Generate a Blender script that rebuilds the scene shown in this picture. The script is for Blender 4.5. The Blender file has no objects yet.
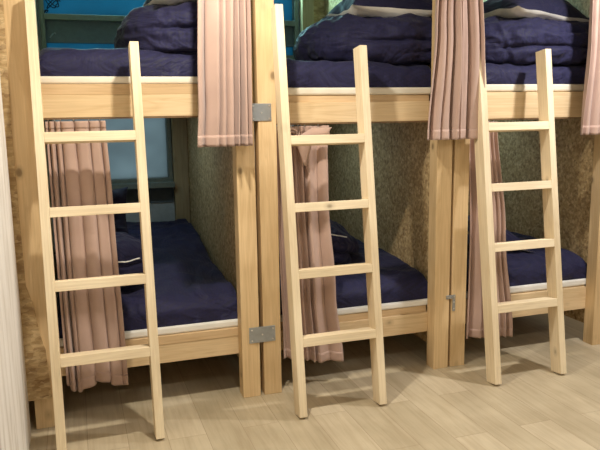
import bpy, bmesh, math, random
from mathutils import Vector, Matrix, noise
scene = bpy.context.scene
col = scene.collection
PI = math.pi

# ---------------------------------------------------------------- camera
CX, CY, CZ, YAW, PITCH, ROLL, FPX = -0.7783, -3.3273, 1.5030, 0.3226, 0.1646, -0.0154, 670.84
F = Vector((math.sin(YAW), math.cos(YAW), 0)); R = Vector((math.cos(YAW), -math.sin(YAW), 0)); U = Vector((0, 0, 1))
F2 = F*math.cos(PITCH) - U*math.sin(PITCH); U2 = U*math.cos(PITCH) + F*math.sin(PITCH)
R3 = R*math.cos(ROLL) + U2*math.sin(ROLL); U3 = U2*math.cos(ROLL) - R*math.sin(ROLL)
cd = bpy.data.cameras.new('camera'); cam = bpy.data.objects.new('camera', cd); col.objects.link(cam)
m = Matrix.Identity(4)
for i in range(3):
    m[i][0] = R3[i]; m[i][1] = U3[i]; m[i][2] = -F2[i]
m[0][3], m[1][3], m[2][3] = CX, CY, CZ
cam.matrix_world = m
cd.sensor_width = 36; cd.lens = FPX/600*36; cd.clip_start = .05
scene.camera = cam

# ---------------------------------------------------------------- world, lights, exposure
w = bpy.data.worlds.new('dusk_sky'); scene.world = w; w.use_nodes = True
bg = w.node_tree.nodes['Background']; bg.inputs[0].default_value = (.70, .88, 1, 1); bg.inputs[1].default_value = 2.2
vs = scene.view_settings
vs.view_transform = 'Standard'; vs.look = 'None'; vs.gamma = 1; vs.use_curve_mapping = False; vs.exposure = -0.04
LAMPS = [(-.17, -.72, 35, (1, .93, .81)), (2.02, -.72, 36, (1, .97, .96)), (-.17, -2.7, 15, (1, .94, .84)), (2.02, -2.7, 15, (1, .97, .95))]  # last two are unseen lamps added behind as room fill
CEIL = 2.62
def light(x, y, power, colr):
    ld = bpy.data.lights.new('downlight_or_fill_bulb', 'AREA'); ld.shape = 'DISK'; ld.size = .09; ld.energy = power; ld.color = colr
    o = bpy.data.objects.new('downlight_or_fill_bulb', ld); col.objects.link(o); o.location = (x, y, CEIL-.03); return o

# ---------------------------------------------------------------- node helpers
def mat_base(name):
    m = bpy.data.materials.new(name); m.use_nodes = True
    nt = m.node_tree; b = nt.nodes['Principled BSDF']; return m, nt, b
def N(nt, t, **kw):
    n = nt.nodes.new(t)
    for k, v in kw.items():
        if k in n.inputs.keys(): n.inputs[k].default_value = v
        else: setattr(n, k, v)
    return n
def ramp(nt, stops, fac, interp='LINEAR'):
    r = nt.nodes.new('ShaderNodeValToRGB'); r.color_ramp.interpolation = interp
    e = r.color_ramp.elements
    while len(e) < len(stops): e.new(.5)
    for i, (p, c) in enumerate(stops):
        e[i].position = p; e[i].color = (*c, 1) if len(c) == 3 else c
    nt.links.new(fac, r.inputs[0]); return r.outputs[0]
def mixc(nt, fac, a, b, mode='MIX'):
    n = nt.nodes.new('ShaderNodeMix'); n.data_type = 'RGBA'; n.blend_type = mode
    for s, v in ((0, fac), (6, a), (7, b)):
        if isinstance(v, (int, float)): n.inputs[s].default_value = v
        elif isinstance(v, tuple): n.inputs[s].default_value = (*v, 1)
        else: nt.links.new(v, n.inputs[s])
    return n.outputs[2]
def coords(nt, scale=(1, 1, 1), rot=(0, 0, 0), rnd=True):
    tc = N(nt, 'ShaderNodeTexCoord'); src = tc.outputs['Object']
    if rnd:
        oi = N(nt, 'ShaderNodeObjectInfo'); mu = N(nt, 'ShaderNodeVectorMath', operation='SCALE'); mu.inputs[0].default_value = (37, 53, 71)
        nt.links.new(oi.outputs['Random'], mu.inputs['Scale'])
        ad = N(nt, 'ShaderNodeVectorMath', operation='ADD'); nt.links.new(src, ad.inputs[0]); nt.links.new(mu.outputs[0], ad.inputs[1]); src = ad.outputs[0]
    mp = N(nt, 'ShaderNodeMapping'); mp.inputs['Scale'].default_value = scale; mp.inputs['Rotation'].default_value = rot
    nt.links.new(src, mp.inputs[0]); return mp.outputs[0]
def bump(nt, b, h, strength, dist=.01):
    bn = N(nt, 'ShaderNodeBump'); bn.inputs['Strength'].default_value = strength; bn.inputs['Distance'].default_value = dist
    nt.links.new(h, bn.inputs['Height']); nt.links.new(bn.outputs[0], b.inputs['Normal'])

def wood(name, axis, light_c, dark_c, knot=True, rough=.6):
    m, nt, b = mat_base(name)
    s = [9, 9, 9]; s[axis] = .7
    v = coords(nt, tuple(s))
    n1 = N(nt, 'ShaderNodeTexNoise', Scale=1.6, Detail=3, Roughness=.5, Distortion=.8); nt.links.new(v, n1.inputs[0])
    s2 = [60, 60, 60]; s2[axis] = 2.0
    v2 = coords(nt, tuple(s2))
    n2 = N(nt, 'ShaderNodeTexNoise', Scale=2, Detail=4, Roughness=.6); nt.links.new(v2, n2.inputs[0])
    mul = N(nt, 'ShaderNodeMath', operation='MULTIPLY'); nt.links.new(n1.outputs[0], mul.inputs[0]); mul.inputs[1].default_value = 5
    fr = N(nt, 'ShaderNodeMath', operation='PINGPONG'); nt.links.new(mul.outputs[0], fr.inputs[0]); fr.inputs[1].default_value = .5
    mid = tuple(a*.72+c*.28 for a, c in zip(light_c, dark_c))
    c = ramp(nt, [(0, mid), (.25, light_c), (1, light_c)], fr.outputs[0])
    c2 = ramp(nt, [(.3, (.90, .88, .84)), (.7, (1.05, 1.05, 1.04))], n2.outputs[0])
    c = mixc(nt, 1.0, c, c2, 'MULTIPLY')
    n3 = N(nt, 'ShaderNodeTexNoise', Scale=1.2, Detail=2); nt.links.new(coords(nt, (1.5, 1.5, 1.5)), n3.inputs[0])
    c3 = ramp(nt, [(.35, (.86, .82, .76)), (.65, (1.04, 1.03, 1.02))], n3.outputs[0])
    c = mixc(nt, 1.0, c, c3, 'MULTIPLY')
    if knot:
        s3 = [5.5, 5.5, 5.5]; s3[axis] = 3.6
        vo = N(nt, 'ShaderNodeTexVoronoi', Scale=1.0); nt.links.new(coords(nt, tuple(s3)), vo.inputs[0])
        k = ramp(nt, [(0, (.95, .95, .95)), (.055, (.8, .8, .8)), (.085, (.25, .25, .25)), (.15, (0, 0, 0))], vo.outputs['Distance'])
        c = mixc(nt, k, c, tuple(x*.38 for x in dark_c))
    nt.links.new(c, b.inputs['Base Color']); b.inputs['Roughness'].default_value = rough
    b.inputs['Specular IOR Level'].default_value = .3
    bump(nt, b, n2.outputs[0], .25, .002)
    return m
POSTC = ((.76, .57, .33), (.56, .37, .18)); LADC = ((.88, .76, .55), (.70, .54, .33))
WZ = wood('pine_upright', 2, *POSTC); WX = wood('pine_rail', 0, (.80, .63, .40), (.60, .41, .21)); WY = wood('pine_side', 1, *POSTC)
LZ = wood('ladder_pine', 2, *LADC); LX = wood('ladder_rung_pine', 0, *LADC)
WB = wood('pine_board', 0, (.68, .50, .30), (.46, .29, .14), knot=False)

def osb_mat():
    m, nt, b = mat_base('strand_board')
    cs = None
    h = None
    for i, (rot, sc) in enumerate(((.5, 1), (1.7, 1.1), (-.6, .9))):
        v = coords(nt, (26*sc, 62*sc, 62*sc), ((.4, .9, .6), (1.3, -.8, .9), (.2, 1.9, 1.5))[i])
        dn = N(nt, 'ShaderNodeTexNoise', Scale=1.5, Detail=2); nt.links.new(v, dn.inputs[0])
        vm = mixc(nt, .35, v, dn.outputs['Color'], 'ADD')
        vo = N(nt, 'ShaderNodeTexVoronoi', Scale=1.0); nt.links.new(vm, vo.inputs[0])
        sp = N(nt, 'ShaderNodeSeparateColor'); nt.links.new(vo.outputs['Color'], sp.inputs[0])
        c = ramp(nt, [(0, (.22, .12, .05)), (.3, (.40, .26, .11)), (.65, (.56, .39, .19)), (1, (.78, .60, .34))], sp.outputs[i])
        if cs is None: cs = c; h = vo.outputs['Distance']
        else: cs = mixc(nt, .42, cs, c)
    nt.links.new(cs, b.inputs['Base Color']); b.inputs['Roughness'].default_value = .7
    bump(nt, b, h, .3, .003)
    return m
OSB = osb_mat()

def floor_mat():
    m, nt, b = mat_base('oak_plank_floor')
    tc = N(nt, 'ShaderNodeTexCoord'); mp = N(nt, 'ShaderNodeMapping'); mp.inputs['Rotation'].default_value = (0, 0, PI/2); mp.inputs['Location'].default_value = (.42, .085, 0)
    nt.links.new(tc.outputs['Object'], mp.inputs[0])
    br = N(nt, 'ShaderNodeTexBrick', offset=.37, offset_frequency=2)
    for k, v in (('Color1', (0, 0, 0, 1)), ('Color2', (1, 1, 1, 1)), ('Mortar', (.5, .5, .5, 1)), ('Scale', 1), ('Mortar Size', .0012), ('Mortar Smooth', .3), ('Bias', 0), ('Brick Width', 1.2), ('Row Height', .18)): br.inputs[k].default_value = v
    nt.links.new(mp.outputs[0], br.inputs[0])
    tone = ramp(nt, [(0, (.47, .395, .265)), (.5, (.52, .44, .30)), (1, (.59, .505, .355))], br.outputs['Color'])
    vv = N(nt, 'ShaderNodeMapping'); vv.inputs['Scale'].default_value = (26, 1.6, 1); nt.links.new(tc.outputs['Object'], vv.inputs[0])
    ad = N(nt, 'ShaderNodeVectorMath', operation='ADD'); nt.links.new(vv.outputs[0], ad.inputs[0]); sc = N(nt, 'ShaderNodeVectorMath', operation='SCALE'); nt.links.new(br.outputs['Color'], sc.inputs[0]); sc.inputs['Scale'].default_value = 9; nt.links.new(sc.outputs[0], ad.inputs[1])
    n = N(nt, 'ShaderNodeTexNoise', Scale=1.5, Detail=6, Roughness=.62, Distortion=.6); nt.links.new(ad.outputs[0], n.inputs[0])
    g = ramp(nt, [(.3, (.84, .81, .77)), (.55, (1, 1, 1)), (.75, (1.06, 1.055, 1.05))], n.outputs[0])
    c = mixc(nt, 1, tone, g, 'MULTIPLY')
    n2 = N(nt, 'ShaderNodeTexNoise', Scale=3, Detail=3); nt.links.new(tc.outputs['Object'], n2.inputs[0])
    g2 = ramp(nt, [(.35, (.88, .86, .83)), (.65, (1.05, 1.05, 1.05))], n2.outputs[0])
    c = mixc(nt, 1, c, g2, 'MULTIPLY')
    c = mixc(nt, br.outputs['Fac'], c, (.30, .22, .14))
    nt.links.new(c, b.inputs['Base Color']); b.inputs['Roughness'].default_value = .42; b.inputs['Specular IOR Level'].default_value = .4
    bump(nt, b, n.outputs[0], .08, .002)
    return m
FLOOR = floor_mat()

def cloth(name, c1, c2, rough=.85, sheen=.3, pattern=None, trans=0):
    m, nt, b = mat_base(name)
    n = N(nt, 'ShaderNodeTexNoise', Scale=6, Detail=3); nt.links.new(coords(nt), n.inputs[0])
    c = ramp(nt, [(.3, c1), (.7, c2)], n.outputs[0])
    hh = N(nt, 'ShaderNodeTexNoise', Scale=350, Detail=1); nt.links.new(coords(nt), hh.inputs[0]); h = hh.outputs[0]
    if pattern:
        ck = N(nt, 'ShaderNodeTexChecker', Scale=1); ck.inputs[1].default_value = (1, 1, 1, 1); ck.inputs[2].default_value = (0, 0, 0, 1)
        nt.links.new(coords(nt, (pattern, pattern, pattern), (.6, .5, PI/4)), ck.inputs[0])
        c = mixc(nt, ck.outputs['Fac'], c, tuple(x*1.25 for x in c2)); 
        rr = ramp(nt, [(0, (.62,)*3), (1, (.8,)*3)], ck.outputs['Fac']); nt.links.new(rr, b.inputs['Roughness'])
    else: b.inputs['Roughness'].default_value = rough
    nt.links.new(c, b.inputs['Base Color'])
    b.inputs['Sheen Weight'].default_value = sheen; b.inputs['Specular IOR Level'].default_value = .25; b.inputs['Sheen Roughness'].default_value = .5
    if sheen < .1:
        wn = N(nt, 'ShaderNodeTexNoise', Scale=4.5, Detail=3, Roughness=.5, Distortion=1.4); nt.links.new(coords(nt, (1, .6, 1.6)), wn.inputs[0])
        bump(nt, b, wn.outputs[0], .8, .035)
    else: bump(nt, b, h, .12, .001)
    if trans:
        tr = N(nt, 'ShaderNodeBsdfTranslucent'); nt.links.new(c, tr.inputs[0]); mx = N(nt, 'ShaderNodeMixShader'); mx.inputs[0].default_value = trans
        nt.links.new(b.outputs[0], mx.inputs[1]); nt.links.new(tr.outputs[0], mx.inputs[2]); nt.links.new(mx.outputs[0], nt.nodes['Material Output'].inputs[0])
    return m
CURT = cloth('pink_curtain_cloth', (.50, .345, .28), (.57, .40, .325), trans=.10)
NAVY = cloth('navy_satin_check', (.0095, .0095, .033), (.0155, .015, .048), sheen=.05, pattern=62)
NAVYP = cloth('navy_plain_cloth', (.008, .008, .030), (.014, .013, .042), rough=.8, sheen=.05)
CREAM = cloth('cream_mattress_ticking', (.72, .66, .54), (.80, .74, .61))
WHITE = cloth('white_sheet', (.78, .76, .70), (.88, .86, .80))
def plain(name, c, rough=.5, metal=0, emit=0):
    m, nt, b = mat_base(name); n = N(nt, 'ShaderNodeTexNoise', Scale=40, Detail=3); nt.links.new(coords(nt), n.inputs[0])
    cc = ramp(nt, [(.3, tuple(x*.9 for x in c)), (.7, tuple(min(1, x*1.06) for x in c))], n.outputs[0]); nt.links.new(cc, b.inputs['Base Color'])
    b.inputs['Roughness'].default_value = rough; b.inputs['Metallic'].default_value = metal
    if emit: b.inputs['Emission Color'].default_value = (*c, 1); b.inputs['Emission Strength'].default_value = emit
    return m
STEEL = plain('galvanised_steel', (.42, .46, .50), .42, .85)
SCREW = plain('bright_screw', (.85, .85, .85), .3, 1)
DARKM = plain('dark_board_and_shade', (.12, .15, .17), .8)  # upper window boards; also colours the shade painted under the lower ledges
FRAMEM = plain('window_frame_paint', (.17, .19, .16), .6)
BEAMM = wood('aged_beam', 2, (.42, .33, .2), (.25, .16, .08))
TRACK = plain('white_track', (.8, .8, .78), .4)
DTRACK = plain('brown_track', (.22, .13, .06), .6)
LAMPM = plain('lamp_glow', (1, .88, .7), .5, 0, 6)
CEILM = plain('ceiling_white', (.78, .76, .72), .9)
def wall_mat():
    m, nt, b = mat_base('white_wallpaper')
    n = N(nt, 'ShaderNodeTexNoise', Scale=1, Detail=5, Roughness=.65); nt.links.new(coords(nt, (14, 14, 2.2), rnd=False), n.inputs[0])
    c = ramp(nt, [(.32, (.60, .56, .50)), (.5, (.78, .75, .71)), (.7, (.86, .84, .81))], n.outputs[0]); nt.links.new(c, b.inputs['Base Color']); b.inputs['Roughness'].default_value = .85
    bump(nt, b, n.outputs[0], .2, .003); return m
WALLM = wall_mat()
def pane_mat(name, c):
    m, nt, b = mat_base(name)
    tr = N(nt, 'ShaderNodeBsdfTranslucent'); n = N(nt, 'ShaderNodeTexNoise', Scale=3, Detail=2); nt.links.new(coords(nt), n.inputs[0])
    cc = ramp(nt, [(.3, tuple(x*.75 for x in c)), (.7, c)], n.outputs[0]); nt.links.new(cc, tr.inputs[0])
    nt.links.new(cc, b.inputs['Base Color']); b.inputs['Roughness'].default_value = .3
    mx = N(nt, 'ShaderNodeMixShader'); mx.inputs[0].default_value = .85; nt.links.new(b.outputs[0], mx.inputs[1]); nt.links.new(tr.outputs[0], mx.inputs[2]); nt.links.new(mx.outputs[0], nt.nodes['Material Output'].inputs[0]); return m
PANE_UP = pane_mat('blue_film_glass', (.085, .30, .40)); PANE_LO = pane_mat('frosted_glass', (.38, .42, .42))

# ---------------------------------------------------------------- object helpers
def finish(name, bm, mat, parent=None, smooth=False, loc=None):
    me = bpy.data.meshes.new(name)
    off = Vector(loc) if loc is not None else (parent_world(parent) if parent else Vector((0, 0, 0)))
    bmesh.ops.recalc_face_normals(bm, faces=bm.faces)
    for v in bm.verts: v.co -= off
    bm.to_mesh(me); bm.free()
    if isinstance(mat, (list, tuple)):
        for q in mat: me.materials.append(q)
    else: me.materials.append(mat)
    if smooth:
        for p in me.polygons: p.use_smooth = True
    o = bpy.data.objects.new(name, me); col.objects.link(o)
    if loc is not None: o.location = off
    if parent: o.parent = parent
    return o
def parent_world(p):
    v = Vector((0, 0, 0))
    while p is not None: v += p.location; p = p.parent
    return v
def addbox(bm, x0, x1, y0, y1, z0, z1, bev=.0025):
    t = bmesh.new(); bmesh.ops.create_cube(t, size=1)
    for v in t.verts: v.co = Vector(((x0+x1)/2+v.co.x*(x1-x0), (y0+y1)/2+v.co.y*(y1-y0), (z0+z1)/2+v.co.z*(z1-z0)))
    if bev: bmesh.ops.bevel(t, geom=t.edges[:], offset=bev, segments=2, affect='EDGES', profile=.5)
    me = bpy.data.meshes.new('tmp'); t.to_mesh(me); t.free(); bm.from_mesh(me); bpy.data.meshes.remove(me)
def box(name, x0, x1, y0, y1, z0, z1, mat, parent=None, bev=.0025, loc=None):
    bm = bmesh.new(); addbox(bm, x0, x1, y0, y1, z0, z1, bev); return finish(name, bm, mat, parent, loc=loc)
def empty(name, loc, label=None, cat=None, group=None):
    o = bpy.data.objects.new(name, None); o.location = loc; o.empty_display_size = .1; col.objects.link(o)
    tag(o, label, cat, group); return o
def tag(o, label=None, cat=None, group=None, kind=None):
    if label: o['label'] = label
    if cat: o['category'] = cat
    if group: o['group'] = group
    if kind: o['kind'] = kind
    return o
def cyl(bm, p0, p1, r, seg=12):
    p0 = Vector(p0); p1 = Vector(p1); d = p1-p0
    q = d.to_track_quat('Z', 'Y').to_matrix().to_4x4(); q.translation = (p0+p1)/2
    bmesh.ops.create_cone(bm, cap_ends=True, segments=seg, radius1=r, radius2=r, depth=d.length, matrix=q)
def struct(o): return tag(o, kind='structure')

# ---------------------------------------------------------------- the setting
BACK = 1.92
struct(box('floor', -2.4, 4.2, -4.3, 2.2, -.1, 0, FLOOR, bev=0))
struct(box('ceiling', -2.4, 4.2, -4.3, 2.2, CEIL, CEIL+.1, CEILM, bev=0))
wl = struct(box('wall_left', -1.18, -1.06, -1.127, -.06, 0, CEIL, WALLM, bev=.004))
struct(box('wall_left_rear', -1.18, -1.09, -.06, 2.0, 0, CEIL, OSB, bev=0))
struct(box('wall_left_front', -1.18, -1.06, -4.2, -1.95, 0, CEIL, WALLM, bev=.004))
struct(box('wall_hallway', -2.4, -2.3, -4.2, 2.0, 0, CEIL, WALLM, bev=0))
struct(box('wall_right', 3.9, 4.0, -4.2, 2.0, 0, CEIL, WALLM, bev=0))
struct(box('wall_front', -2.4, 4.0, -4.3, -4.2, 0, CEIL, WALLM, bev=0))
# back wall with six window openings
bays = [(-1.0392, .0965), (.1185, 1.2476), (1.2635, 2.4032)]
wins = []
for n_, (a, b_) in enumerate(bays):
    e = b_-.16 if n_ == 0 else b_-.27
    wins.append((a+.10, e, 1.93, 2.5, True)); wins.append((a+.10, e, 1.00, 1.54, False))
bm = bmesh.new()
xs = [-2.3]
for k in range(3): xs += [wins[2*k][0], wins[2*k][1]]
xs.append(3.9)
for i in range(len(xs)-1):
    if i % 2 == 0: addbox(bm, xs[i], xs[i+1], BACK, BACK+.1, 0, CEIL, 0)
    else:
        for z0, z1 in ((0, 1.00), (1.54, 1.93), (2.5, CEIL)): addbox(bm, xs[i], xs[i+1], BACK, BACK+.1, z0, z1, 0)
struct(finish('wall_back', bm, plain('grey_wall_paint', (.42, .46, .47), .85)))
for k, (x0, x1, z0, z1, up) in enumerate(wins):
    wn = empty('window_%d' % (k+1), ((x0+x1)/2, BACK, z0)); struct(wn)
    bm = bmesh.new(); t = .03
    addbox(bm, x0, x1, BACK-.03, BACK+.06, z0, z0+t); addbox(bm, x0, x1, BACK-.03, BACK+.06, z1-t, z1)
    addbox(bm, x0, x0+t, BACK-.03, BACK+.06, z0+t, z1-t); addbox(bm, x1-t, x1, BACK-.03, BACK+.06, z0+t, z1-t)
    if up: addbox(bm, x0+t, x1-t, BACK-.04, BACK+.06, 2.185, 2.225)
    finish('window_frame', bm, FRAMEM, wn)
    if up:
        box('window_pane', x0+.03, x1-.03, BACK+.03, BACK+.04, 2.225, z1-.03, PANE_UP, wn, 0)
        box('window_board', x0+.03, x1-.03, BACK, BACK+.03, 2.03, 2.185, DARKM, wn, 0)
        box('lower_pane', x0+.03, x1-.03, BACK+.03, BACK+.04, 1.96, 2.03, PANE_UP, wn, 0)
    else:
        box('window_pane', x0+.03, x1-.03, BACK+.03, BACK+.04, z0+.03, z1-.03, PANE_LO, wn, 0)
        box('window_ledge', x0, x1, BACK-.13, BACK-.03, z0-.035, z0+.005, FRAMEM, wn)
        box('window_board', x0, x1, BACK-.012, BACK, .84, z0-.035, DARKM, wn, 0)  # dark strip stands in for the shade under the ledge
        
# chipboard strip closing the gap beside the white wall
bm = bmesh.new()
pts = [(-1.088, .158), (-.957, .15), (-.968, .40), (-.985, .47), (-1.008, .63), (-1.033, .72), (-1.037, 1.36), (-1.026, 2.1), (-1.026, 2.5), (-1.088, 2.5)]
f0 = [bm.verts.new((x, -.0125, z)) for x, z in pts]; f1 = [bm.verts.new((x, -.001, z)) for x, z in pts]
bm.faces.new(f0); bm.faces.new(f1[::-1])
for i in range(len(pts)): bm.faces.new((f0[i], f1[i], f1[(i+1) % len(pts)], f0[(i+1) % len(pts)]))
o = finish('chipboard_strip', bm, OSB, loc=(-1.06, -.006, .155))
tag(o, 'narrow orange-brown chipboard strip between the white wall and the first bunk post', 'board')

# ---------------------------------------------------------------- bunk beds
def bunk(i, x0, x1, lab, pl, pr, rz):
    # rz: upper rail bottom, top, strip top ; lower rail values
    (ub, ut, us), (lb, lt, ls) = rz
    t = empty('bunk_bed', ((x0+x1)/2, 0, 0), lab, 'bunk bed', 'bunk beds along the wall')
    H = 2.45; pd = .086
    box('post', x0, x0+pl, 0, pd, 0, H, WZ, t); box('post', x1-pr, x1, 0, pd, 0, H, WZ, t)
    a, b_ = x0+pl, x1-pr; px = x1-.04            # px: face of the partition
    ry = .080
    box('rail', a, b_, ry, ry+.045, ub, ut, WX, t); box('rail', a, b_, ry, ry+.045, lb, lt, WX, t)
    sy = ry+.002 if i == 0 else ry+.022
    box('platform', a, b_, sy, 1.84, ut, us, WB, t, .002)
    box('platform', a, b_, sy-.005, 1.84, lt, ls, WB, t, .002)
    for z0, z1 in ((ub, ut), (lb, lt)):
        box('side_rail', a-.04, a, ry+.046, 1.82, z0, z1, WY, t); box('side_rail', px-.042, px-.002, ry+.046, 1.82, z0, z1, WY, t)
        box('rail', a, px-.045, 1.795, 1.84, z0, z1, WX, t)
    box('post', a-.1, a-.02, 1.845, 1.915, 0, H, BEAMM, t); box('post', px-.115 if i == 0 else px-.21, px-.004 if i == 0 else px-.115, 1.845, 1.915, 0, H, BEAMM, t)
    box('partition_panel', px, px+.012, pd+.002, 1.915, .1, H, OSB, t, 0)
    if i: box('end_panel', px-.115, px-.002, 1.90, 1.912, .1, H, OSB, t, 0)
    box('partition_panel', x0+.002, x0+.012, pd+.002, 1.84, .14, H-.002, OSB, t, 0) if i == 0 else None
    box('top_beam', x0, x1, 0, pd, H, H+.09, WX, t)
    # curtain tracks
    box('curtain_track', a+.005, b_-.005, .083, .096, ub-.008, ub-.0005, DTRACK, t, .001)
    box('curtain_track', x0+.02, x1-.02, -.055, -.03, H-.02, H, TRACK, t, .001)
    bm = bmesh.new(); addbox(bm, x0+.02, x1-.02, -.055, 0, H, H+.012, 0); finish('track_bracket', bm, TRACK, t)
    return t
B = []
B.append(bunk(0, -1.0392, .0965, 'leftmost pine bunk bed, beside the white wall, blue window behind its upper berth', .1, .0965, ((1.500, 1.606, 1.657), (.224, .325, .370))))
B.append(bunk(1, .1185, 1.2476, 'middle pine bunk bed between the two pairs of joined posts', .0965, .0965, ((1.453, 1.561, 1.598), (.210, .327, .366))))
B.append(bunk(2, 1.2635, 2.4032, 'rightmost pine bunk bed, at the right edge of the view', .0965, .0965, ((1.456, 1.608, 1.612), (.225, .372, .376))))
def plate(x0, x1, z0, z1, holes, lab):
    p = box('joining_plate', x0, x1, -.004, -.0005, z0, z1, STEEL, None, .001, loc=((x0+x1)/2, -.002, z0))
    tag(p, lab, 'metal plate')
    for hx, hz in holes:
        bm = bmesh.new(); cyl(bm, (hx, -.004, hz), (hx, -.0065, hz), .0045); finish('screw', bm, SCREW, p)
plate(.083, .188, 1.469, 1.556, [(.137, 1.510), (.094, 1.545), (.178, 1.545), (.094, 1.480), (.178, 1.480)], 'upper of the two square galvanised plates joining the left and middle bunks')
plate(.040, .184, .301, .387, [(.055, .373), (.17, .373), (.055, .315), (.17, .315), (.112, .344)], 'lower, wider galvanised plate joining the left and middle bunks')
plate(1.225, 1.286, .421, .443, [(1.234, .432), (1.277, .432)], 'tiny steel strap across the posts between the middle and right bunks')
plate(1.268, 1.286, .345, .418, [(1.277, .36), (1.277, .40)], 'tiny upright steel tab just below the strap on the right bunk post')

# ---------------------------------------------------------------- ladders
S = .1407; DS = .0861; TS = .0405; LW = .4358
RT = [.436, .7757, 1.1075, 1.4414]
def tbox(name, x0, x1, y0, y1, z0, z1, mat, parent):
    bm = bmesh.new(); addbox(bm, x0, x1, y0, y1, z0, z1, .002)
    me = bpy.data.meshes.new(name); bm.to_mesh(me); bm.free(); me.materials.append(mat)
    o = bpy.data.objects.new(name, me); col.objects.link(o); o.parent = parent; return o
LG = 'pine ladders leaning on the bunks'
lad = empty('ladder', (-.9376, -.2497, 0), 'leftmost pine bunk ladder, in front of the bed beside the white wall', 'ladder', LG)
lad.rotation_euler = (-S, 0, 0)
tbox('stile', 0, TS, -DS, 0, 0, 2.040, LZ, lad); tbox('stile', LW, LW+TS, -DS, 0, 0, 1.848, LZ, lad)
for r in RT: tbox('rung', TS, LW, -DS, 0, r-.0444, r, LX, lad)
def dup(root, loc, label, dz=0):
    r = root.copy(); col.objects.link(r); r.location = loc; r['label'] = label
    for ch in list(root.children):
        c = ch.copy(); col.objects.link(c); c.parent = r
        if c.name.startswith('rung'): c.location = (0, 0, dz)
    return r
dup(lad, (.1987, -.2733, 0), 'middle pine bunk ladder, just right of the square metal plates', -.0427)
dup(lad, (1.3385, -.2632, 0), 'rightmost, palest pine bunk ladder, in front of the right-hand bed')

# ---------------------------------------------------------------- curtains
def curtain(label, Y, zt, zb, L, Rr, folds, amp, seed, group, hem=.055, bot=None, tilt=0, lower=True, cw=None):
    """L, Rr: functions of v (0 top .. 1 bottom) giving left / right x; the cloth drifts forward by tilt."""
    rnd = random.Random(seed)
    t = empty('curtain', ((L(0)+Rr(0))/2, Y, zt), label, 'curtain', group)
    nu, nv = 16*folds, 70
    cuts = [0]
    for k in range(folds): cuts.append(cuts[-1]+(cw[k] if cw else rnd.uniform(.55, 1.6)))
    cuts = [c/cuts[-1] for c in cuts]; am = [rnd.uniform(.45, 1.15) for _ in range(folds+1)]; fl = [rnd.uniform(-1, 1) for _ in range(folds+1)]
    def P(u, v):
        k = min(int(u*folds), folds-1); q = u*folds-k
        uu = cuts[k]+(cuts[k+1]-cuts[k])*q
        A = am[k]*(1-q)+am[k+1]*q; D = fl[k]*(1-q)+fl[k+1]*q
        w = Rr(v)-L(v); wk = (cuts[k+1]-cuts[k])*w
        env = .45+.55*min(1, v*5) if lower else 1
        a = 2*PI*q
        sh = -math.cos(a+.5*math.sin(a+seed)); 
        ay = amp*A*env*sh*(1+.12*math.sin(3*v+seed+k))
        ax = .20*wk*math.sin(a)*env*(.7+1.1*D)
        ay += amp*.25*noise.noise(Vector((uu*14, v*2.2, seed)))
        ax += .010*D*math.sin(v*2.6+k)*v
        z = zt+(zb-zt)*v
        if bot: z += bot(u)*v*v
        e = min(1, v/.55); e = e*e*(3-2*e)
        return Vector((L(v)+w*uu+ax*math.sin(PI*min(1, max(0, uu)))**.3, Y+ay-tilt*e, z))
    bm = bmesh.new(); rows = []
    for i in range(nv+1): rows.append([bm.verts.new(P(j/nu, i/nv)) for j in range(nu+1)])
    for i in range(nv):
        for j in range(nu): bm.faces.new((rows[i][j], rows[i][j+1], rows[i+1][j+1], rows[i+1][j]))
    o = finish('curtain_panel', bm, CURT, t, True); md = o.modifiers.new('th', 'SOLIDIFY'); md.thickness = .0022; md.offset = 0
    for nm, v0, v1 in (('hem', 1-hem/(zt-zb), 1.0), ('heading_tape', 0, .035/(zt-zb))):
        bm = bmesh.new(); rr = []
        for i in range(5): rr.append([bm.verts.new(P(j/nu, v0+(v1-v0)*i/4)) for j in range(nu+1)])
        for i in range(4):
            for j in range(nu): bm.faces.new((rr[i][j], rr[i][j+1], rr[i+1][j+1], rr[i+1][j]))
        h = finish(nm, bm, CURT, t, True); md = h.modifiers.new('th', 'SOLIDIFY'); md.thickness = .0045; md.offset = 0
    for k in range(folds):
        p = P((k+.5)/folds, 0); bm = bmesh.new(); cyl(bm, (p.x, p.y, p.z-.02), (p.x, p.y, p.z+.004), .003, 8); cyl(bm, (p.x, p.y, p.z+.002), (p.x, Y, p.z+.006), .003, 8)
        finish('curtain_hook', bm, TRACK, t, True)
    return t
def lin(*p):
    def f(v):
        for (a, x), (b_, y) in zip(p[:-1], p[1:]):
            if v <= b_: 
                q = (v-a)/(b_-a); q = q*q*(3-2*q) if len(p) > 2 else q; return x+(y-x)*q
        return p[-1][1]
    return f
GL = 'pink curtains of the lower berths'; GU = 'pink curtains of the upper berths'
curtain('long dusty-pink pleated curtain behind the leftmost ladder', .089, 1.484, .178, lin((0, -.895), (1, -.885)), lin((0, -.622), (.3, -.612), (1, -.592)), 6, .033, 3, GL, bot=lambda u: .02-.045*abs(math.sin(u*5)), tilt=.050, cw=[.55, .6, .55, 1.9, 1.0, 1.1])
curtain('dusty-pink curtain behind the middle ladder, bunched and twisted at its top', .089, 1.438, .140, lin((0, .226), (.5, .224), (1, .238)), lin((0, .535), (.12, .522), (.35, .515), (.7, .545), (1, .588)), 6, .030, 7, GL, bot=lambda u: .04-.06*u, tilt=.050, cw=[.9, .7, .7, .7, .7, 2.3])
curtain('dusty-pink curtain pushed aside behind the rightmost ladder', .089, 1.440, .125, lin((0, 1.40), (1, 1.378)), lin((0, 1.592), (.5, 1.635), (1, 1.712)), 5, .028, 11, GL, bot=lambda u: .03-.03*u, tilt=.050, cw=[1.3, .9, 1.2, .7, .8])
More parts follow.
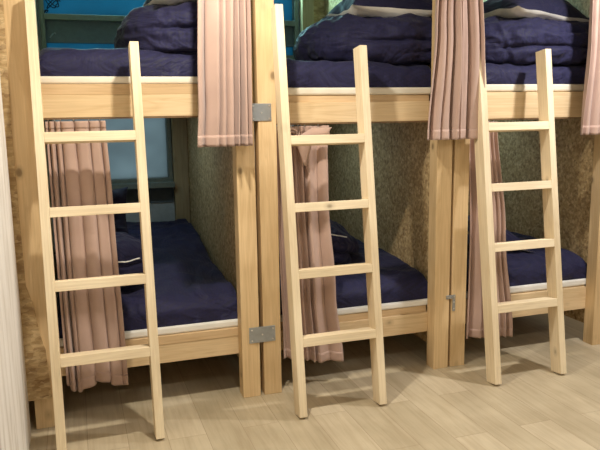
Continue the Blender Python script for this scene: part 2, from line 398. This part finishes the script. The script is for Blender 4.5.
curtain('short dusty-pink curtain hanging over the first joined posts, above the metal plate', -.043, 2.43, 1.350, lin((0, -.17), (.8, -.20), (1, -.212)), lin((0, .078), (1, .064)), 6, .038, 5, GU, lower=False, tilt=.03, cw=[2.0, .8, .95, .7, .8, .75])
curtain('dusty-pink curtain flaring over the second pair of posts, between middle and right ladders', -.043, 2.43, 1.350, lin((0, 1.12), (.45, 1.075), (1, 1.032)), lin((0, 1.335), (1, 1.379)), 6, .042, 9, GU, lower=False, tilt=.03, cw=[1, .85, .85, .6, 1.6, .6])
curtain('dusty-pink curtain cut by the right edge of the view', -.043, 2.43, 1.352, lin((0, 2.11), (.5, 2.088), (1, 2.06)), lin((0, 2.34), (1, 2.37)), 6, .038, 13, GU, lower=False, tilt=.03)

# ---------------------------------------------------------------- bedding
def soft(bm, c, h, n=4.0, rot=(0, 0, 0), amp=.010, seed=0, sub=26, wr=.5, pinch=0, sc=7, creases=(), xmax=99, zmin=-9):
    t = bmesh.new(); bmesh.ops.create_cube(t, size=2); bmesh.ops.subdivide_edges(t, edges=t.edges[:], cuts=sub, use_grid_fill=True)
    M = Matrix.Rotation(rot[2], 3, 'Z') @ Matrix.Rotation(rot[1], 3, 'Y') @ Matrix.Rotation(rot[0], 3, 'X')
    for v in t.verts:
        x, y, z = v.co
        d = (abs(x)**n+abs(y)**n+abs(z)**n)**(1/n); x, y, z = x/d, y/d, z/d
        nrm = Vector((abs(x)**(n-1)*math.copysign(1, x)/h[0], abs(y)**(n-1)*math.copysign(1, y)/h[1], abs(z)**(n-1)*math.copysign(1, z)/h[2])).normalized()
        p = Vector((x*h[0], y*h[1], z*h[2]))
        if pinch:
            r = max(abs(x), abs(y)); p.z *= max(.04, 1-pinch*r**3)
        q = p+Vector((seed*3.1, seed*1.7, seed))
        a = noise.noise(q*sc)*amp
        wv = noise.noise(q*sc*.6+Vector((5, 5, 5)))
        a += amp*wr*(1-abs(noise.noise(Vector((q.x*9+wv*2, q.y*4, q.z*16)))*2))*1.0
        a += amp*.35*noise.noise(q*sc*3)
        for cr_ in creases:
            zc, dep, wd = cr_[:3]
            if len(cr_) > 3: dep *= min(1, max(0, (p.x+c[0]-cr_[3])/.15))
            zz = p.z+c[2]-zc-.018*noise.noise(Vector((q.x*3.5, q.y*2, zc*9)))-.006*noise.noise(q*9)
            a -= dep*math.exp(-(abs(zz)/wd)**1.5)*(.75+.5*noise.noise(q*3))
        p += nrm*a
        v.co = M @ p + Vector(c)
        v.co.x = min(v.co.x, xmax)
        if v.co.z < zmin: v.co.z = zmin
    me = bpy.data.meshes.new('tmp'); t.to_mesh(me); t.free(); bm.from_mesh(me); bpy.data.meshes.remove(me)
def soft_obj(name, parts, mat, label=None, cat=None, group=None, parent=None, loc=None):
    bm = bmesh.new()
    for p in parts: soft(bm, **p)
    o = finish(name, bm, mat, parent, True, loc=loc if loc else (None if parent else (parts[0]['c'][0], parts[0]['c'][1], parts[0]['c'][2]-parts[0]['h'][2])))
    tag(o, label, cat, group); return o
def span(x0, x1, y0, y1, z0, z1, **k):
    return dict(c=((x0+x1)/2, (y0+y1)/2, (z0+z1)/2), h=((x1-x0)/2, (y1-y0)/2, (z1-z0)/2), **k)
MG = 'white mattress pads under the bedding'
def mattress(a, b_, z0, z1, lab):
    o = box('mattress', a+.004, b_-.004, .092, 1.80, z0, z1, CREAM if z0 > 1 else WHITE, None, .010, loc=((a+b_)/2, .9, z0))
    return tag(o, lab, 'mattress', MG)
def spread(a, b_, y0, y1, zb, top, seed, round_=.10, amp=.014):
    """a thick cover lying flat: top(x, y) is its height"""
    bm = bmesh.new(); nx, ny = 70, 110; g = []
    S3 = Vector((seed*3.3, seed*1.9, seed))
    for j in range(ny+1):
        row = []; tt = j/ny
        for i in range(nx+1):
            x = a+(b_-a)*i/nx
            # path: up the front face, round over, back along the top
            q = tt*tt*.35+tt*.65; y = y0+(y1-y0)*q
            H = top(x, y)-zb; d = y-y0
            e = 1-max(0, 1-d/round_)**2.6; dx = min(x-a, b_-x); ex = 1-max(0, 1-dx/.05)**2.4*.55
            n = noise.noise(Vector((x*4, y*3, zb*3))+S3)*amp+noise.noise(Vector((x*11+2*noise.noise(Vector((x*3, y*3, 1))+S3), y*5, 3))+S3)*amp*.6
            ridge = (1-abs(noise.noise(Vector((x*5+y*3, y*4-x*2, 9))+S3))*3)
            n += max(0, ridge)*amp*.8
            z = zb+max(0, H*e**.5*ex+n*min(1, d/.05+.15))
            bulge = .022*math.sin(min(1, e**.5)*PI)
            row.append(bm.verts.new((x, y-bulge+noise.noise(Vector((x*6, 1, z*6))+S3)*.008*(1 if j else 0), z)))
        g.append(row)
    for j in range(ny):
        for i in range(nx): bm.faces.new((g[j][i], g[j][i+1], g[j+1][i+1], g[j+1][i]))
    # skirt and bottom
    border = [g[0][i] for i in range(nx+1)]+[g[j][nx] for j in range(1, ny+1)]+[g[ny][i] for i in range(nx-1, -1, -1)]+[g[j][0] for j in range(ny-1, 0, -1)]
    low = [bm.verts.new((v.co.x, max(v.co.y, y0), zb)) for v in border]
    for i in range(len(border)):
        k = (i+1) % len(border)
        bm.faces.new((border[i], border[k], low[k], low[i]))
    bm.faces.new(low)
    return bm
# marks on the left upper window
wu = bpy.data.objects['window_1']
DK = plain('dark_paint', (.01, .02, .04), .6); PL = plain('pale_chalk', (.35, .42, .48), .8)
def squiggle(name, c, r, y, mt, turns, seed):
    rnd = random.Random(seed); bm = bmesh.new(); pts = []
    for k in range(34):
        a = k/33*turns*2*PI; q = r*(.35+.65*abs(math.sin(a*.63+seed)))
        pts.append((c[0]+q*math.cos(a)*1.3, y, c[1]+q*math.sin(a*1.4+.5)))
    for a, b_ in zip(pts[:-1], pts[1:]): cyl(bm, a, b_, .0035, 6)
    finish(name, bm, mt, wu, True)
squiggle('painted_squiggle', (-.845, 2.30), .040, BACK+.028, DK, 2.2, 2)
squiggle('painted_squiggle', (-.90, 2.245), .015, BACK+.028, DK, 1.2, 5)
squiggle('chalk_curl', (-.855, 2.085), .022, BACK-.002, PL, .8, 3)
mattress(-.93, .050, 1.658, 1.694, 'thin white mattress in the upper berth of the leftmost bunk')
mattress(-.93, .050, .371, .412, 'thin white mattress in the lower berth of the leftmost bunk')
mattress(.2176, 1.204, 1.599, 1.638, 'thin white mattress in the upper berth of the middle bunk')
mattress(.2176, 1.204, .367, .404, 'thin white mattress in the lower berth of the middle bunk')
mattress(1.3602, 2.36, 1.613, 1.655, 'thin white mattress in the upper berth of the rightmost bunk')
mattress(1.3602, 2.36, .377, .420, 'thin white mattress in the lower berth of the rightmost bunk')
def cover(nm, bm, loc, lab, cat, grp=None, mat=NAVY):
    o = finish(nm, bm, mat, None, True, loc=loc); return tag(o, lab, cat, grp)
FG = 'navy futons in the upper berths'
cover('futon', spread(-.922, .045, .10, 1.78, 1.695, lambda x, y: 1.820, 1, .09, .012), (-.45, .9, 1.695), 'flat navy futon in the upper left berth, blue window glow behind it', 'futon', FG)
cover('futon', spread(.224, 1.20, .10, 1.78, 1.640, lambda x, y: 1.785-.03*(x-.3), 2, .09, .014), (.7, .9, 1.64), 'navy futon in the middle upper berth, under the tallest folded duvet', 'futon', FG)
cover('futon', spread(1.366, 2.355, .10, 1.78, 1.656, lambda x, y: 1.770, 3, .09, .014), (1.85, .9, 1.656), 'navy futon in the right upper berth', 'futon', FG)
DG = 'folded navy duvets'
def pillow(c, h, rot, lab, seed=0, white=True, grp='navy pillows'):
    t = empty('pillow', (c[0], c[1], c[2]-h[2]), lab, 'pillow', grp)
    M = Matrix.Rotation(rot[2], 3, 'Z') @ Matrix.Rotation(rot[1], 3, 'Y') @ Matrix.Rotation(rot[0], 3, 'X')
    n = 44
    def pt(i, j, s):
        u, v = i/n*2-1, j/n*2-1
        th = (max(0, 1-abs(u)**2.4)*max(0, 1-abs(v)**2.4))**.6
        q = Vector((u*2+seed, v*2, s))
        x = u*h[0]*(1-.10*(1-v*v)*abs(u)); y = v*h[1]*(1-.10*(1-u*u)*abs(v))
        z = s*h[2]*(1 if s > 0 else .42)*th*(1+.15*noise.noise(q*1.6)) + .010*noise.noise(q*3)*th + .016*noise.noise(Vector((u*2.0, v*2.0, seed+9)))
        return M @ Vector((x, y, z)) + Vector(c)
    for s, nm, mt in ((1, 'pillow_cover', NAVYP), (-1, 'pillow_underside', WHITE if white else NAVYP)):
        bm = bmesh.new(); g = [[bm.verts.new(pt(i, j, s)) for j in range(n+1)] for i in range(n+1)]
        for i in range(n):
            for j in range(n): bm.faces.new((g[i][j], g[i+1][j], g[i+1][j+1], g[i][j+1]))
        o = finish(nm, bm, mt, t, True)
        if white and s < 0: o['label'] = 'white underside'
    return t
# folded duvets: one soft body each, with deep horizontal fold lines
soft_obj('duvet', [span(-.515, .46, .09, .92, 1.705, 2.085, n=2.9, xmax=.045, zmin=1.80, amp=.020, seed=11, sub=60, wr=.5, creases=[(1.80, .050, .013, -.50), (1.945, .040, .014, -.42)])], NAVY, 'folded navy checked duvet piled at the right of the upper left berth', 'duvet', DG)
pillow((-.12, .33, 2.125), (.24, .23, .12), (-.05, -.14, .12), 'navy pillow with white underside on the duvet in the upper left berth', 1)
soft_obj('duvet', [span(.53, 1.78, .095, 1.0, 1.70, 2.085, n=2.5, xmax=1.195, zmin=1.745, amp=.020, seed=22, sub=64, wr=.6, creases=[(1.755, .050, .013, .58), (1.895, .045, .012, .70), (1.83, .015, .010, .9)])], NAVY, 'folded navy duvet stacked under a pillow in the middle upper berth', 'duvet', DG)
pillow((1.015, .40, 2.075), (.29, .26, .16), (.02, .03, -.05), 'wide navy pillow with white underside on top of the middle upper duvet', 2)
soft_obj('duvet', [span(1.45, 2.78, .095, .95, 1.70, 2.08, n=2.8, xmax=2.350, zmin=1.75, amp=.022, seed=31, sub=64, wr=.6, creases=[(1.765, .050, .014, 1.5), (1.875, .045, .014, 1.55), (1.97, .02, .012, 1.9)])], NAVY, 'folded navy duvet in the right upper berth, mostly in shadow', 'duvet', DG)
pillow((2.0, .40, 2.08), (.31, .26, .15), (.03, .10, .12), 'navy pillow with grey-white underside in the right upper berth', 3)
# lower berths
LG2 = 'navy duvets spread over the lower berths'
cover('duvet', spread(-.922, .045, .105, 1.78, .413, lambda x, y: .56+.15*min(1, max(0, (y-.35)/1.1))-.05*max(0, 1-abs(y-.8)/.5)*max(0, (x+.25)/.3), 41, .13, .016), (-.45, .9, .413), 'navy checked duvet spread flat over the lower left berth', 'duvet', LG2)
pillow((-.70, .80, .90), (.22, .20, .08), (.9, -.1, -.2), 'dark navy pillow standing at the curtain in the lower left berth', 4)
def piping(parent, pts, r=.004, name='piping'):
    bm = bmesh.new()
    for a, b_ in zip(pts[:-1], pts[1:]): cyl(bm, a, b_, r, 8)
    o = finish(name, bm, WHITE, parent, True); o['label'] = 'white edge piping'; return o
q = soft_obj('folded_quilt', [span(-.90, -.43, .22, .68, .575, .86, n=2.5, amp=.020, seed=43, sub=44, creases=[(.725, .035, .012), (.64, .02, .01)])], NAVYP, 'small bundled navy quilt with white edge in front of the standing pillow', 'quilt')
piping(q, [(x, .45-.232*(1-(abs(x+.665)/.235)**2.5)**.4-.006, .752+.003*math.sin(x*60)) for x in [-.68+.02*k for k in range(11)]], .004)
cover('duvet', spread(.224, 1.20, .105, 1.78, .405, lambda x, y: .53+.05*min(1, y/.6), 51, .13, .014), (.7, .9, .405), 'navy duvet spread over the middle lower berth', 'duvet', LG2)
q = soft_obj('duvet', [span(.30, .95, .38, 1.3, .545, .85, n=2.4, amp=.025, seed=53, rot=(0, .32, 0), sub=50, creases=[(.69, .04, .014)])], NAVY, 'second navy duvet heaped behind the curtain in the middle lower berth', 'duvet')
from mathutils.bvhtree import BVHTree
off = q.location; bv = BVHTree.FromPolygons([v.co+off for v in q.data.vertices], [tuple(p.vertices) for p in q.data.polygons])
pp = []
for k in range(12):
    h_ = bv.ray_cast(Vector((.62+.015*k, .10, .79-.004*k)), Vector((0, 1, 0)))
    if h_[0]: pp.append(h_[0]-Vector((0, .003, 0)))
if len(pp) > 2: piping(q, pp, .004)
cover('duvet', spread(1.366, 2.355, .105, 1.78, .421, lambda x, y: .54+.05*min(1, y/.5), 61, .14, .016), (1.85, .9, .421), 'navy duvet spread over the right lower berth', 'duvet', LG2)
pillow((1.80, .50, .69), (.27, .24, .08), (.15, .30, .1), 'navy pillow leaning behind the rightmost ladder in the lower berth', 5)


# twisted heading of the middle lower curtain
tw = [o for o in bpy.data.objects if o.name.startswith('curtain') and 'twisted' in o.get('label', '')][0]
bm = bmesh.new(); n = 60; g = []
for k in range(n+1):
    a = k/n*2*PI*1.9; r = .012+.030*k/n
    cx_, cz_ = .305+r*math.cos(a+.6), 1.405+r*.75*math.sin(a+.6)
    g.append([bm.verts.new((cx_+.006*t_, .020+.020*t_-.012*(1-k/n), cz_+.006*math.sin(3*t_))) for t_ in (-1, -.5, 0, .5, 1)])
for a, b_ in zip(g[:-1], g[1:]):
    for k in range(4): bm.faces.new((a[k], a[k+1], b_[k+1], b_[k]))
o = finish('twisted_heading', bm, CURT, tw, True); md = o.modifiers.new('th', 'SOLIDIFY'); md.thickness = .004
# folded-over flap beside it
bm = bmesh.new(); g = []
for k in range(17):
    u = k/16; x = .335+.185*u
    zt_ = 1.385+.045*min(1, u*2.2); zb_ = 1.33-.13*max(0, 1-abs(u-.22)/.22)+.05*u
    g.append([bm.verts.new((x-.02*math.sin(PI*v/8), .010+.012*math.sin(u*5)-.012*math.sin(PI*v/8), zt_+(zb_-zt_)*v/8)) for v in range(9)])
for a, b_ in zip(g[:-1], g[1:]):
    for k in range(8): bm.faces.new((a[k], a[k+1], b_[k+1], b_[k]))
o = finish('folded_flap', bm, CURT, tw, True); md = o.modifiers.new('th', 'SOLIDIFY'); md.thickness = .003

# unseen cool lamps added in the berths to light the rear boards
for n_, (a, b_) in enumerate(bays):
    which = ['leftmost', 'middle', 'rightmost'][n_]; xc = (a+b_)/2
    for lo, (y, z, pw, cl) in enumerate(((BACK-.012, 2.56, 12.0, (.40, .90, .95)), (1.15, (1.606, 1.561, 1.608)[n_]-.012, 2.2, (.62, .90, 1)))):
        t = empty('berth_fill_light', (xc, y, z), ('unseen slim cool fill lamp added on the back wall above the window of the %s upper berth' if lo == 0 else 'unseen slim cool fill lamp added under the platform above the %s lower berth') % which, 'lamp', 'added berth fill lamps')
        box('fill_housing', xc-.2, xc+.2, y-.012, y+.012, z-.010, z+.0105, TRACK, t, .002)
        ld = bpy.data.lights.new('berth_fill_tube', 'AREA'); ld.shape = 'RECTANGLE'; ld.size = .38; ld.size_y = .02; ld.energy = pw; ld.color = cl
        o = bpy.data.objects.new('berth_fill_tube', ld); col.objects.link(o); o.parent = t; o.location = (0, -.014 if lo == 0 else 0, -.012)
        o.rotation_euler = ((-.75, 0, 0) if lo == 0 else (0, 0, 0))

# ---------------------------------------------------------------- ceiling lights
for k, (x, y, p, c) in enumerate(LAMPS):
    where = ['above the leftmost bunk ladder', 'above the rightmost bunk ladder', 'added for fill near the camera on the left', 'added for fill near the camera on the right'][k]
    t = empty('ceiling_or_fill_light', (x, y, CEIL), 'round recessed ceiling light '+where, 'ceiling light', 'recessed ceiling lights')
    bm = bmesh.new()
    for a in range(32):
        pass
    n = 32; prof = [(.075, 0), (.075, -.012), (.06, -.014), (.05, -.004), (.05, 0)]
    rings = [[bm.verts.new((x+r*math.cos(2*PI*i/n), y+r*math.sin(2*PI*i/n), CEIL+z)) for i in range(n)] for r, z in prof]
    for a, b_ in zip(rings[:-1], rings[1:]):
        for i in range(n): bm.faces.new((a[i], a[(i+1) % n], b_[(i+1) % n], b_[i]))
    finish('trim_ring', bm, TRACK, t, True)
    bm = bmesh.new(); cyl(bm, (x, y, CEIL), (x, y, CEIL-.006), .05, 24); finish('diffuser', bm, LAMPM, t)
    l = light(x, y, p, c); l.parent = t; l.location = (0, 0, -.03)
